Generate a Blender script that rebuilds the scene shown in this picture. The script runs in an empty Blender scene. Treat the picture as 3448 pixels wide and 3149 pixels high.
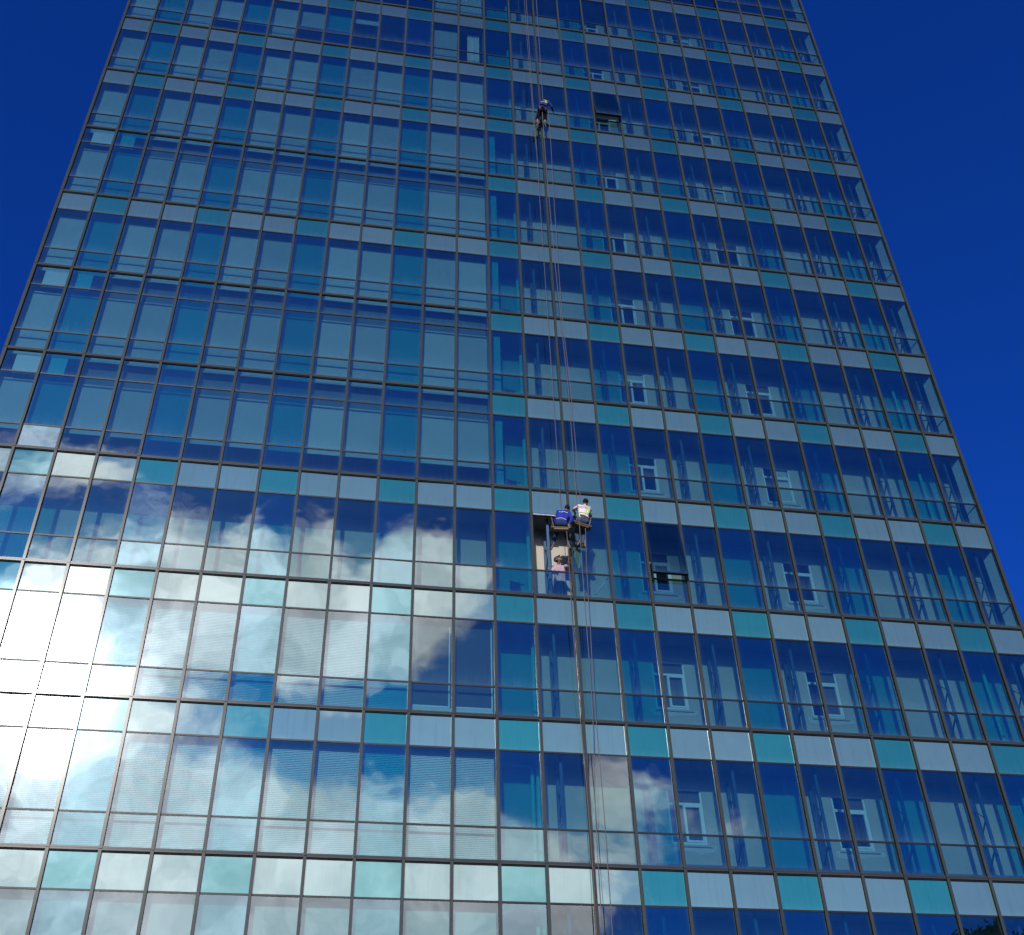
import bpy, bmesh, math, random
from mathutils import Vector, Matrix, Euler, noise
from mathutils.bvhtree import BVHTree
R = random.Random(7)
sc = bpy.context.scene
col = sc.collection

# ------------------------------------------------------------------ constants
W = 1.2                      # mullion spacing
H = 3.9854                   # storey height
Z0 = 51.6276                 # height of storey line 0
CAM = Vector((11.0217, -27.9431, 1.6))
NC = 27                      # bays across the front
def zl(l): return Z0 - l * H

# ------------------------------------------------------------------ camera
fwd = Vector((0.14306463, 0.76487655, 0.62808947)).normalized()
up = Vector((-2.17906e-05, -1.62702e-04, 2.03099e-04)).normalized()
right = fwd.cross(up).normalized(); up = right.cross(fwd).normalized()
cd = bpy.data.cameras.new('camera'); cam = bpy.data.objects.new('camera', cd); col.objects.link(cam)
cam.matrix_world = Matrix(((right.x, up.x, -fwd.x, CAM.x), (right.y, up.y, -fwd.y, CAM.y), (right.z, up.z, -fwd.z, CAM.z), (0, 0, 0, 1)))
cd.sensor_fit = 'HORIZONTAL'; cd.sensor_width = 36; cd.lens = 39.981; cd.clip_end = 6000
sc.camera = cam

# ------------------------------------------------------------------ sun, sky, exposure
SUN = Vector((-0.2352, -0.8637, 0.4457)).normalized()        # towards the sun
sl = bpy.data.lights.new('sun', 'SUN'); sl.energy = 3.4; sl.angle = math.radians(0.5); sl.color = (1.0, 0.95, 0.87)
so = bpy.data.objects.new('sun', sl); col.objects.link(so); so.location = (0, -60, 80)
so.rotation_euler = (-SUN).to_track_quat('-Z', 'Y').to_euler()

world = bpy.data.worlds.new('World'); sc.world = world; world.use_nodes = True
nt = world.node_tree; nt.nodes.clear()
def N(t, **k):
    n = nt.nodes.new(t)
    for a, b in k.items(): setattr(n, a, b)
    return n
def Lk(a, b): nt.links.new(a, b)
def plug(sock, v):
    if hasattr(v, 'is_linked') or hasattr(v, 'links'): Lk(v, sock)
    else: sock.default_value = v
def M_(op, a, b=0.0, c=0.0, clamp=False):
    n = N('ShaderNodeMath', operation=op); n.use_clamp = clamp
    plug(n.inputs[0], a); plug(n.inputs[1], b)
    if op in ('MULTIPLY_ADD', 'SMOOTH_MIN'): plug(n.inputs[2], c)
    return n.outputs[0]
def VM(op, a, b=None):
    n = N('ShaderNodeVectorMath', operation=op); plug(n.inputs[0], a)
    if b is not None: plug(n.inputs[1], b)
    return n
def smooth(v, a, b):
    n = N('ShaderNodeMapRange'); n.interpolation_type = 'SMOOTHSTEP'
    plug(n.inputs['Value'], v); n.inputs['From Min'].default_value = a; n.inputs['From Max'].default_value = b
    return n.outputs[0]
def mixc(f, a, b, blend='MIX'):
    n = N('ShaderNodeMix', data_type='RGBA', blend_type=blend)
    plug(n.inputs[0], f); plug(n.inputs[6], a); plug(n.inputs[7], b)
    return n.outputs[2]
tc = N('ShaderNodeTexCoord'); D = VM('NORMALIZE', tc.outputs['Generated']).outputs[0]
sep = N('ShaderNodeSeparateXYZ'); Lk(D, sep.inputs[0])
sky = N('ShaderNodeTexSky'); sky.sky_type = 'NISHITA'; sky.sun_disc = False
sky.sun_elevation = math.asin(SUN.z); sky.sun_rotation = math.atan2(SUN.x, SUN.y)
sky.altitude = 60; sky.air_density = 1.0; sky.dust_density = 0.5; sky.ozone_density = 1.6
# the deep, clear, saturated blue of the photograph
skyc = mixc(1.0, sky.outputs[0], (0.034, 0.250, 1.0, 1), 'MULTIPLY')
# cloud map: gnomonic chart of the half of the sky behind the camera
ny = M_('MAXIMUM', M_('MULTIPLY', sep.outputs[1], -1.0), 0.06)
uu = M_('DIVIDE', sep.outputs[0], ny); vv = M_('DIVIDE', sep.outputs[2], ny)
uv = N('ShaderNodeCombineXYZ'); Lk(uu, uv.inputs[0]); Lk(vv, uv.inputs[1]); uv = uv.outputs[0]
def chart(m, l): return ((m - 9.185) / 23.286, (41.69 - 3.3212 * l) / 23.286)
wn = N('ShaderNodeTexNoise'); Lk(uv, wn.inputs['Vector']); wn.inputs['Scale'].default_value = 5.0; wn.inputs['Detail'].default_value = 4
wo = VM('SCALE', VM('SUBTRACT', wn.outputs['Color'], (0.5, 0.5, 0.5)).outputs[0]); wo.inputs['Scale'].default_value = 0.10
uvw = VM('ADD', uv, wo.outputs[0]).outputs[0]
fb = N('ShaderNodeTexNoise'); Lk(uvw, fb.inputs['Vector']); fb.inputs['Scale'].default_value = 9.0
fb.inputs['Detail'].default_value = 10; fb.inputs['Roughness'].default_value = 0.64; fb.inputs['Distortion'].default_value = 0.5
fb2 = N('ShaderNodeTexNoise'); Lk(uvw, fb2.inputs['Vector']); fb2.inputs['Scale'].default_value = 13.0
fb2.inputs['Detail'].default_value = 9; fb2.inputs['Roughness'].default_value = 0.58; fb2.inputs['Distortion'].default_value = 0.4
CLOUDS = [  # bay, storey line, half width in bays, half height in storeys, weight
    (1.0, 9.1, 4.4, .95, 1.3), (1.6, 7.72, 2.6, .25, -.5), (2.8, 7.02, 1.5, .20, .85), (0.6, 7.25, 1.2, .3, .75), (3.4, 8.05, 1.4, .4, .35),
    (4.7, 7.85, .9, .5, .75), (6.7, 7.82, 1.0, .34, .95), (6.4, 8.35, 3.0, .45, 1.0), (8.9, 7.86, .6, .28, .7),
    (9.6, 8.2, 2.4, .32, .85), (11.3, 7.88, .8, .26, .95), (12.5, 7.92, .45, .2, .8), (12.9, 7.5, .25, .16, .5),
    (9.0, 8.5, 1.6, .3, .7), (11.2, 8.42, .55, .3, .85), (3.0, 10.7, 8.5, .9, 1.35), (8.4, 10.3, 4.5, .5, 1.2),
    (12.2, 9.82, .8, .28, .95), (13.7, 9.86, .7, .24, .8), (15.5, 9.82, .8, .36, .8), (16.5, 9.5, 1.0, .17, .75),
    (18.4, 9.63, .6, .16, .55), (12.2, 10.7, 2.6, .5, 1.1), (5.0, 9.75, 4.0, .2, .6), (2.5, 9.5, 1.6, .5, .5),
    (6.4, 9.42, 2.1, .26, -.25), (9.8, 9.38, 2.4, .34, -.45), (5.2, 9.3, 2.2, .35, .42), (10.2, 9.62, 2.2, .2, .4), (12.4, 8.75, .7, .5, -.6), (20, 10.6, 3.5, .5, -.8)]
cov = None
for (m, l, rm, rl, a) in CLOUDS:
    u0, v0 = chart(m, l)
    d = VM('SUBTRACT', uvw, (u0, v0, 0)).outputs[0]
    d = VM('MULTIPLY', d, (23.286 / rm, 23.286 / (3.3212 * rl), 0)).outputs[0]
    q = VM('DOT_PRODUCT', d, d).outputs['Value']
    e = M_('POWER', 2.71828, M_('MULTIPLY', q, -0.8))
    cov = M_('MULTIPLY_ADD', e, a, cov if cov is not None else 0.0)
dens = M_('ADD', cov, M_('MULTIPLY', M_('SUBTRACT', fb.outputs['Fac'], 0.5), 2.0))
dens = M_('MULTIPLY', smooth(dens, 0.24, 1.05), 0.93)
dens = M_('MULTIPLY', dens, smooth(M_('MULTIPLY', sep.outputs[1], -1.0), 0.1, 0.3))
dens = M_('MULTIPLY', M_('MULTIPLY', dens, smooth(sep.outputs[2], 0.0, 0.06)), smooth(cov, 0.06, 0.32))
cosS = VM('DOT_PRODUCT', D, tuple(SUN)).outputs['Value']
c1 = M_('SUBTRACT', cosS, 1.0)
def lobe(deg, a):
    k = 2.0 / math.radians(deg) ** 2
    return M_('MULTIPLY', M_('POWER', 2.71828, M_('MULTIPLY', c1, k)), a)
glow = M_('ADD', M_('ADD', lobe(2.8, 36.0), lobe(5.0, 2.4)), lobe(20.0, 2.3))
shade = M_('MULTIPLY_ADD', smooth(fb2.outputs['Fac'], 0.30, 0.68), 0.70, 0.66)
cb = M_('MULTIPLY', M_('ADD', M_('MULTIPLY', glow, 0.55), 1.05), shade)
cc = N('ShaderNodeVectorMath', operation='SCALE'); cc.inputs[0].default_value = (1.0, 1.0, 1.0); Lk(cb, cc.inputs['Scale'])
ccol = mixc(1.0, cc.outputs[0], (11.3, 10.1, 11.2, 1), 'MULTIPLY')
hz = N('ShaderNodeVectorMath', operation='SCALE'); hz.inputs[0].default_value = (1.6, 1.75, 1.9); Lk(M_('MULTIPLY', M_('SUBTRACT', glow, lobe(20.0, 1.3)), 0.32), hz.inputs['Scale'])
skyg = VM('ADD', skyc, hz.outputs[0]).outputs[0]
final = mixc(dens, skyg, ccol)
bg = N('ShaderNodeBackground'); Lk(final, bg.inputs[0]); bg.inputs[1].default_value = 0.12
wo_ = N('ShaderNodeOutputWorld'); Lk(bg.outputs[0], wo_.inputs[0])
world.cycles.sampling_method = 'MANUAL'; world.cycles.sample_map_resolution = 1024

vs = sc.view_settings; vs.view_transform = 'Standard'; vs.look = 'None'; vs.exposure = 0.0; vs.gamma = 1.0
vs.use_curve_mapping = False
cy = sc.cycles; cy.max_bounces = 8; cy.transparent_max_bounces = 24; cy.glossy_bounces = 4; cy.diffuse_bounces = 3
cy.use_light_tree = False; cy.caustics_reflective = False; cy.caustics_refractive = False; cy.sample_clamp_indirect = 6.0
try: cy.use_denoising = True; cy.denoiser = 'OPENIMAGEDENOISE'
except Exception: pass

# ------------------------------------------------------------------ materials
def mat(name):
    global nt
    m = bpy.data.materials.new(name); m.use_nodes = True; nt = m.node_tree; nt.nodes.clear()
    return m
def out(sh): o = N('ShaderNodeOutputMaterial'); Lk(sh, o.inputs[0])
def princ(name, c, rough=0.6, metal=0.0, var=0.12, scale=6.0, bump=0.0, spec=0.4, rnd=0.0):
    m = mat(name); t = N('ShaderNodeTexCoord'); n = N('ShaderNodeTexNoise'); Lk(t.outputs['Object'], n.inputs['Vector'])
    n.inputs['Scale'].default_value = scale; n.inputs['Detail'].default_value = 6
    f = M_('MULTIPLY_ADD', M_('SUBTRACT', n.outputs['Fac'], 0.5), 2 * var, 1.0)
    if rnd:
        oi = N('ShaderNodeObjectInfo'); f = M_('MULTIPLY', f, M_('MULTIPLY_ADD', M_('SUBTRACT', oi.outputs['Random'], 0.5), 2 * rnd, 1.0))
    cs = N('ShaderNodeVectorMath', operation='SCALE'); cs.inputs[0].default_value = c[:3]; Lk(f, cs.inputs['Scale'])
    b = N('ShaderNodeBsdfPrincipled'); Lk(cs.outputs[0], b.inputs['Base Color'])
    b.inputs['Roughness'].default_value = rough; b.inputs['Metallic'].default_value = metal; b.inputs['Specular IOR Level'].default_value = spec
    if bump:
        bp = N('ShaderNodeBump'); bp.inputs['Distance'].default_value = 0.01; bp.inputs['Strength'].default_value = bump
        Lk(n.outputs['Fac'], bp.inputs['Height']); Lk(bp.outputs[0], b.inputs['Normal'])
    out(b.outputs[0]); return m

def wavy(strength):
    """the slight warp of toughened panes; returns a normal"""
    t = N('ShaderNodeTexCoord'); oi = N('ShaderNodeObjectInfo')
    off = VM('SCALE', (37.0, 11.0, 23.0)); Lk(oi.outputs['Random'], off.inputs['Scale'])
    p = VM('ADD', t.outputs['Object'], off.outputs[0]).outputs[0]
    n = N('ShaderNodeTexNoise'); Lk(p, n.inputs['Vector']); n.inputs['Scale'].default_value = 1.4; n.inputs['Detail'].default_value = 1.0
    g = N('ShaderNodeSeparateXYZ'); Lk(t.outputs['Object'], g.inputs[0])     # sealed units bow a little in or out
    q = M_('ADD', M_('MULTIPLY', g.outputs[0], g.outputs[0]), M_('MULTIPLY', M_('MULTIPLY', g.outputs[2], g.outputs[2]), 0.5))
    h = M_('ADD', M_('MULTIPLY', n.outputs['Fac'], strength), M_('MULTIPLY', q, M_('MULTIPLY_ADD', oi.outputs['Random'], 0.0075, -0.002)))
    b = N('ShaderNodeBump'); b.inputs['Strength'].default_value = 1.0; b.inputs['Distance'].default_value = 1.0
    Lk(h, b.inputs['Height'])
    return b.outputs[0], p, t, oi
def reflectance(r0, r1, pw, nrm):
    lw = N('ShaderNodeLayerWeight'); lw.inputs['Blend'].default_value = 0.5
    return M_('MULTIPLY_ADD', M_('POWER', lw.outputs['Facing'], pw), r1, r0, clamp=True)
def absorb(c, k):
    """colour of light that has crossed the tinted glass: the path grows with the angle"""
    lw = N('ShaderNodeLayerWeight'); lw.inputs['Blend'].default_value = 0.5
    a = M_('POWER', 2.71828, M_('MULTIPLY', lw.outputs['Facing'], -k))
    v = N('ShaderNodeVectorMath', operation='SCALE')
    if isinstance(c, tuple): v.inputs[0].default_value = c
    else: Lk(c, v.inputs[0])
    Lk(a, v.inputs['Scale']); return v.outputs[0]
def dirt(p, t, lo, hi):
    """streaky dust film, thicker along the lower edge of each pane"""
    s = VM('MULTIPLY', p, (9.0, 1.0, 1.1)).outputs[0]
    n = N('ShaderNodeTexNoise'); Lk(s, n.inputs['Vector']); n.inputs['Scale'].default_value = 1.5; n.inputs['Detail'].default_value = 6
    g = N('ShaderNodeSeparateXYZ'); Lk(t.outputs['Generated'], g.inputs[0])
    ed = M_('POWER', M_('SUBTRACT', 1.0, g.outputs[2], clamp=True), 9.0)
    ex = M_('POWER', M_('ABSOLUTE', M_('MULTIPLY_ADD', g.outputs[0], 2.0, -1.0)), 14.0)
    a = M_('MULTIPLY', smooth(n.outputs['Fac'], 0.42, 0.85), hi)
    e = M_('MULTIPLY', M_('ADD', ed, M_('MULTIPLY', ex, 0.6)), 0.10)
    return M_('ADD', M_('ADD', a, lo), M_('MULTIPLY', e, M_('MULTIPLY_ADD', n.outputs['Fac'], 1.4, 0.0)), clamp=True)

def glass(name, tint, refl, r0, r1, lo=0.012, hi=0.05):
    m = mat(name); nrm, p, t, oi = wavy(0.0024)
    tr = N('ShaderNodeBsdfTransparent'); Lk(absorb(tint, 1.1), tr.inputs[0])
    gl = N('ShaderNodeBsdfGlossy'); gl.inputs[0].default_value = (*refl, 1); gl.inputs['Roughness'].default_value = 0.0; Lk(nrm, gl.inputs['Normal'])
    du = N('ShaderNodeBsdfDiffuse'); du.inputs[0].default_value = (0.24, 0.50, 0.60, 1)
    a = N('ShaderNodeMixShader'); Lk(reflectance(r0, r1, 1.6, nrm), a.inputs[0]); Lk(tr.outputs[0], a.inputs[1]); Lk(gl.outputs[0], a.inputs[2])
    b = N('ShaderNodeMixShader'); Lk(dirt(p, t, lo, hi), b.inputs[0]); Lk(a.outputs[0], b.inputs[1]); Lk(du.outputs[0], b.inputs[2])
    out(b.outputs[0]); return m
def spandrel(name, c, refl, r0, r1):
    m = mat(name); nrm, p, t, oi = wavy(0.0024)
    n = N('ShaderNodeTexNoise'); Lk(p, n.inputs['Vector']); n.inputs['Scale'].default_value = 2.0; n.inputs['Detail'].default_value = 5
    f = M_('ADD', M_('MULTIPLY', M_('SUBTRACT', n.outputs['Fac'], 0.5), 0.16), M_('MULTIPLY_ADD', M_('SUBTRACT', oi.outputs['Random'], 0.5), 0.16, 1.0))
    sv = VM('MULTIPLY', p, (7.0, 1.0, 0.5)).outputs[0]; n2 = N('ShaderNodeTexNoise'); Lk(sv, n2.inputs['Vector']); n2.inputs['Scale'].default_value = 1.6; n2.inputs['Detail'].default_value = 5
    f = M_('MULTIPLY', f, M_('MULTIPLY_ADD', smooth(n2.outputs['Fac'], 0.48, 0.80), -0.12, 1.0))      # rain streaks
    cs = VM('SCALE', c); Lk(f, cs.inputs['Scale'])
    df = N('ShaderNodeBsdfDiffuse'); Lk(absorb(cs.outputs[0], 2.6), df.inputs[0])
    gl = N('ShaderNodeBsdfGlossy'); gl.inputs[0].default_value = (*refl, 1); gl.inputs['Roughness'].default_value = 0.0; Lk(nrm, gl.inputs['Normal'])
    a = N('ShaderNodeMixShader'); Lk(reflectance(r0, r1, 1.6, nrm), a.inputs[0]); Lk(df.outputs[0], a.inputs[1]); Lk(gl.outputs[0], a.inputs[2])
    du = N('ShaderNodeBsdfDiffuse'); du.inputs[0].default_value = (0.24, 0.50, 0.60, 1)
    b = N('ShaderNodeMixShader'); Lk(dirt(p, t, 0.002, 0.010), b.inputs[0]); Lk(a.outputs[0], b.inputs[1]); Lk(du.outputs[0], b.inputs[2])
    out(b.outputs[0]); return m

GW = glass('clear_glass', (0.41, 0.69, 0.72), (0.80, 1.0, 0.96), 0.16, 0.45, 0.002, 0.008)
GT = glass('blue_glass', (0.10, 0.53, 0.54), (0.64, 0.96, 1.0), 0.21, 0.45, 0.002, 0.007)
GD = glass('sash_glass_dark_reflection', (0.22, 0.40, 0.44), (0.62, 1.0, 0.95), 0.10, 0.35, 0.002, 0.006)  # tint and reflectance cut to paint in the tilted sash's darker reflection
SW = spandrel('grey_spandrel_glass', (0.180, 0.335, 0.325), (0.84, 1.0, 0.88), 0.18, 0.42)
ST = spandrel('teal_spandrel_glass', (0.034, 0.255, 0.205), (0.62, 0.96, 1.0), 0.19, 0.42)
m = mat('pane_back'); tr = N('ShaderNodeBsdfTransparent'); tr.inputs[0].default_value = (1, 1, 1, 1); out(tr.outputs[0]); PB = m
PE = princ('pane_edge', (0.03, 0.07, 0.06), 0.3)
ALU = princ('bronze_aluminium', (0.042, 0.050, 0.049), 0.20, 0.0, 0.12, 3.0, spec=0.20, rnd=0.12)
GASK = princ('black_gasket', (0.008, 0.009, 0.010), 0.7, spec=0.15)
BAR = princ('dark_bar', (0.020, 0.022, 0.022), 0.4, 0.0, 0.15, 4.0, spec=0.2)
WALL = princ('plaster_wall', (0.47, 0.44, 0.37), 0.9, 0, 0.10, 1.5, 0.3)
PATCH = princ('fresh_plaster', (0.55, 0.54, 0.50), 0.9, 0, 0.15, 3.0)
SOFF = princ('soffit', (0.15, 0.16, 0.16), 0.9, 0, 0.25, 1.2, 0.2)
VLIFT = princ('void_lightener_grey', (0.13, 0.16, 0.17), 0.9, 0, 0.2, 1.0)  # even grey for the added sheet that lightens the void
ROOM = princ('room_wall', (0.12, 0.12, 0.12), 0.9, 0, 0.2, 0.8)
BLIND = princ('roller_blind_cloth', (0.43, 0.47, 0.45), 0.9, 0, 0.05, 2.0, rnd=0.16)
SLATM = princ('blind_slat', (0.80, 0.78, 0.77), 0.6, 0, 0.06, 3.0, rnd=0.1)
TRUSS = princ('blue_truss_paint', (0.022, 0.085, 0.17), 0.5, 0, 0.2, 8.0)
WHITE = princ('white_paint', (0.72, 0.74, 0.74), 0.5, 0, 0.05, 3.0)
PANEL = princ('white_board', (0.55, 0.60, 0.60), 0.7, 0, 0.08, 2.0)
RETW = princ('white_render', (0.50, 0.54, 0.53), 0.8, 0, 0.05, 2.0)
PIPE = princ('pale_green_pipe', (0.60, 0.75, 0.52), 0.45, 0, 0.08, 5.0)
INWIN = princ('dark_window_glass', (0.012, 0.014, 0.02), 0.06, spec=0.5)
CURT = princ('white_curtain', (0.75, 0.75, 0.74), 0.9, 0, 0.05, 3.0)
DSCREEN = princ('dark_screen', (0.10, 0.10, 0.11), 0.85, 0, 0.1, 2.0)
SIDE = princ('side_cladding', (0.03, 0.08, 0.13), 0.15, 0, 0.1, 1.0)
ALUB = princ('bright_aluminium', (0.75, 0.75, 0.75), 0.25, 0.8, 0.05)

# ------------------------------------------------------------------ mesh helpers
class MB:
    def __init__(s): s.v = []; s.f = []; s.m = []; s.mats = []
    def mi(s, m):
        if m not in s.mats: s.mats.append(m)
        return s.mats.index(m)
    def box(s, x0, x1, y0, y1, z0, z1, m, front=None, back=None):
        b = len(s.v)
        s.v += [(x0, y0, z0), (x1, y0, z0), (x1, y1, z0), (x0, y1, z0), (x0, y0, z1), (x1, y0, z1), (x1, y1, z1), (x0, y1, z1)]
        i = s.mi(m); fi = s.mi(front) if front else i; bi = s.mi(back) if back else i
        for q, k in (((0, 3, 2, 1), i), ((4, 5, 6, 7), i), ((0, 1, 5, 4), fi), ((1, 2, 6, 5), i), ((2, 3, 7, 6), bi), ((3, 0, 4, 7), i)):
            s.f.append(tuple(b + j for j in q)); s.m.append(k)
    def quad(s, pts, m):
        b = len(s.v); s.v += [tuple(p) for p in pts]; s.f.append(tuple(range(b, b + len(pts)))); s.m.append(s.mi(m))
    def tube(s, pts, r, m, n=6, closed=False):
        pts = [Vector(p) for p in pts]; b = len(s.v); k = len(pts)
        rr = r if isinstance(r, (list, tuple)) else [r] * k
        for i, p in enumerate(pts):
            d = (pts[min(i + 1, k - 1)] - pts[max(i - 1, 0)]).normalized()
            a = d.orthogonal() if abs(d.z) > .9 else d.cross(Vector((0, 0, 1)))
            if abs(d.z) > .9: a = d.cross(Vector((0, 1, 0)))
            a.normalize(); c = d.cross(a)
            for j in range(n):
                t = 2 * math.pi * j / n; s.v.append(tuple(p + (a * math.cos(t) + c * math.sin(t)) * rr[i]))
        mi = s.mi(m)
        for i in range(k - 1):
            for j in range(n):
                s.f.append((b + i * n + j, b + i * n + (j + 1) % n, b + (i + 1) * n + (j + 1) % n, b + (i + 1) * n + j)); s.m.append(mi)
        s.f.append(tuple(b + j for j in reversed(range(n)))); s.m.append(mi)
        s.f.append(tuple(b + (k - 1) * n + j for j in range(n))); s.m.append(mi)
    def add(s, o, off):
        b = len(s.v); s.v += [(p[0] + off[0], p[1] + off[1], p[2] + off[2]) for p in o.v]
        mp = [s.mi(m) for m in o.mats]
        s.f += [tuple(b + j for j in q) for q in o.f]; s.m += [mp[k] for k in o.m]
    def mesh(s, name, smooth=False):
        me = bpy.data.meshes.new(name); me.from_pydata(s.v, [], s.f)
        for m in s.mats: me.materials.append(m)
        me.polygons.foreach_set('material_index', s.m)
        if smooth: me.polygons.foreach_set('use_smooth', [True] * len(s.f))
        me.update(); return me
def link(name, me, parent=None, loc=(0, 0, 0), rot=(0, 0, 0)):
    o = bpy.data.objects.new(name, me); col.objects.link(o); o.location = loc; o.rotation_euler = rot
    if parent: o.parent = parent
    return o
def tag(o, label=None, cat=None, group=None, kind=None):
    if label: o['label'] = label
    if cat: o['category'] = cat
    if group: o['group'] = group
    if kind: o['kind'] = kind
    return o
def empty(name, loc=(0, 0, 0)):
    o = bpy.data.objects.new(name, None); col.objects.link(o); o.location = loc; return o

# ------------------------------------------------------------------ ground
g = MB(); g.quad([(-900, -900, 0), (900, -900, 0), (900, 900, 0), (-900, 900, 0)], princ('asphalt', (0.055, 0.055, 0.057), 0.9, 0, 0.3, 0.8, 0.3))
tag(link('ground', g.mesh('ground')), kind='structure')
g = MB(); g.box(-25, 60, -20, 22, -0.2, 0.13, princ('paving', (0.28, 0.27, 0.25), 0.85, 0, 0.2, 1.5, 0.2))
tag(link('pavement', g.mesh('pavement')), kind='structure')

# ------------------------------------------------------------------ the tower
tower = tag(empty('office_tower'), 'tall glass curtain wall office tower with grey and teal spandrel panels filling the frame', 'building')
TOP, BOT = -2, 12.93                       # storey lines where the front starts and ends
# upright mullions, jointed at each storey
for i in range(NC + 1):
    b = MB(); w = 0.039 if 0 < i < NC else 0.050
    for k in range(TOP, 13):
        zt = zl(k) - 0.012; zb = max(zl(k + 1), 0.14)
        b.box(-w, w, -0.070, -0.050, zb, zt, ALU)
        b.box(-w, w, -0.0499, -0.030, zb, zt, GASK)
        b.box(-w + .012, w - .012, -0.030, 0.035, zb, zt + .012, GASK)
        b.box(-0.03, 0.03, 0.0351, 0.15, zb, zt + .012, BAR)
    link('mullion', b.mesh('mullion'), tower, (i * W, 0, 0))
# pane meshes, shared
PW = W - 0.078
def pane_mesh(name, h, m):
    b = MB(); b.box(-PW / 2, PW / 2, 0, 0.008, -h / 2, h / 2, PE, m, PB); return b.mesh(name)
Z_S = (-0.070, -0.938); Z_V = (-0.988, -3.052); Z_L = (-3.102, -3.925)
def zc(r): return (r[0] + r[1]) / 2
def zh(r): return r[0] - r[1]
PM = {}
for key, r in (('S', Z_S), ('V', Z_V), ('L', Z_L)):
    for mk, m in (('W', GW), ('T', GT), ('SW', SW), ('ST', ST)):
        PM[key + mk] = pane_mesh('pane', zh(r), m)
# the horizontals of one unit: storey transom and two slim bars
UX0, UX1 = 0.044, W - 0.044
def transom_into(b):
    b.box(UX0, UX1, -0.046, -0.030, 0.016, 0.058, ALU)
    b.box(UX0, UX1, -0.050, -0.030, -0.036, 0.010, ALU)
    b.box(UX0, UX1, -0.0299, 0.030, -0.070, 0.064, GASK)
    return b
def bars_into(b, z): b.box(UX0, UX1, -0.014, 0.030, z - .023, z + .023, BAR); return b
unit = bars_into(bars_into(transom_into(MB()), -.963), -3.077)
unit_me = transom_into(MB()).mesh('window_unit'); bar_me = bars_into(MB(), 0).mesh('glazing_bar')
SASH = {(14, 7): None, (17, 7): 8.2, (17, 1): 8.6}       # the opening without its sash, and two sashes pushed open
TEAL = set(range(1, NC, 3))
CLEARROWS = {3, 5, 6}
def project(p):
    d = Vector(p) - CAM; z = d.dot(fwd)
    if z < .1: return 9, 9
    f = 3829.3 / 1724.0
    return f * d.dot(right) / z, f * d.dot(up) / z
AY = 3149 / 3448.0
units = []
for r in range(TOP, 13):
    for c in range(NC):
        cs = [project((c * W + a * W, 0, zl(r) - b * H)) for a in (0, 1) for b in (0, 1)]
        vis = any(abs(x) < 1.0 and abs(y) < AY for x, y in cs)
        area = (max(x for x, y in cs) - min(x for x, y in cs)) * (max(y for x, y in cs) - min(y for x, y in cs))
        units.append((vis, area, r, c))
units.sort(key=lambda t: (not t[0], -t[1]))
rest = MB()
def upper_clear(r, c): return r in CLEARROWS and c <= 12
for idx, (vis, area, r, c) in enumerate(units):
    g = 'T' if c in TEAL else 'W'
    o = (c * W, 0, zl(r)); sk = g if upper_clear(r, c) else 'S' + g
    if idx < 300 and vis:
        u = link('window_unit', unit_me, tower, o)
        for bz in (-.963, -3.077): link('glazing_bar', bar_me, u, (0, 0, bz))
        for nm, key, rr, mk in (('upper_pane' if upper_clear(r, c) else 'spandrel_panel', 'S', Z_S, sk), ('vision_pane', 'V', Z_V, g), ('lower_pane', 'L', Z_L, g)):
            rx, rz = R.gauss(0, .0034), R.gauss(0, .0042)
            if key == 'V' and (c, r) in SASH:
                a = SASH[(c, r)]
                if a is None: continue
                th = math.radians(a)
                s = MB(); h = zh(Z_V)
                for (x0, x1, z0, z1) in ((-PW / 2, PW / 2, -.05, 0), (-PW / 2, PW / 2, -h, -h + .06), (-PW / 2, -PW / 2 + .045, -h + .06, -.05), (PW / 2 - .045, PW / 2, -h + .06, -.05)):
                    s.box(x0, x1, -.004, .085, z0, z1, GASK)
                so_ = link('awning_sash', s.mesh('awning_sash'), u, (W / 2, 0, Z_V[0]), (-th, 0, 0))
                so_['label'] = 'dark sash pushed open at the bottom'
                b = MB(); b.box(-PW / 2, PW / 2, -.014, -.006, -h, 0, PE, GD, PB)
                so2 = b.mesh('pane'); so_.data.materials.append(PE)
                # the sash glass is joined to its frame so that it swings with it
                bm = bmesh.new(); bm.from_mesh(so_.data); nf = len(bm.faces)
                for mm in (GD, PB):
                    so_.data.materials.append(mm)
                base = len(so_.data.materials)
                bm.from_mesh(so2); bm.faces.ensure_lookup_table()
                mp = {0: base - 3, 1: base - 2, 2: base - 1}
                for fc in bm.faces[nf:]: fc.material_index = mp[fc.material_index]
                bm.to_mesh(so_.data); bm.free()
                continue
            p = link(nm, PM[key + mk], u, (W / 2, 0, zc(rr)), (rx, 0, rz))
            if nm == 'spandrel_panel' and mk == 'ST': p['label'] = 'teal spandrel panel'
    else:
        rest.add(unit, o)
        for rr, m in ((Z_S, {'W': GW, 'T': GT, 'SW': SW, 'ST': ST}[sk]), (Z_V, GT if g == 'T' else GW), (Z_L, GT if g == 'T' else GW)):
            rest.box(o[0] + .039, o[0] + W - .039, 0, .008, o[2] + rr[1], o[2] + rr[0], PE, m, PB)
tag(link('window_units', rest.mesh('window_units'), tower), kind='stuff')
# bright head track over the empty opening
b = MB(); b.box(14 * W + .06, 15 * W - .42, -.045, -.016, zl(7) - 1.02, zl(7) - .985, ALUB); link('head_track', b.mesh('head_track'), tower)

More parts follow.
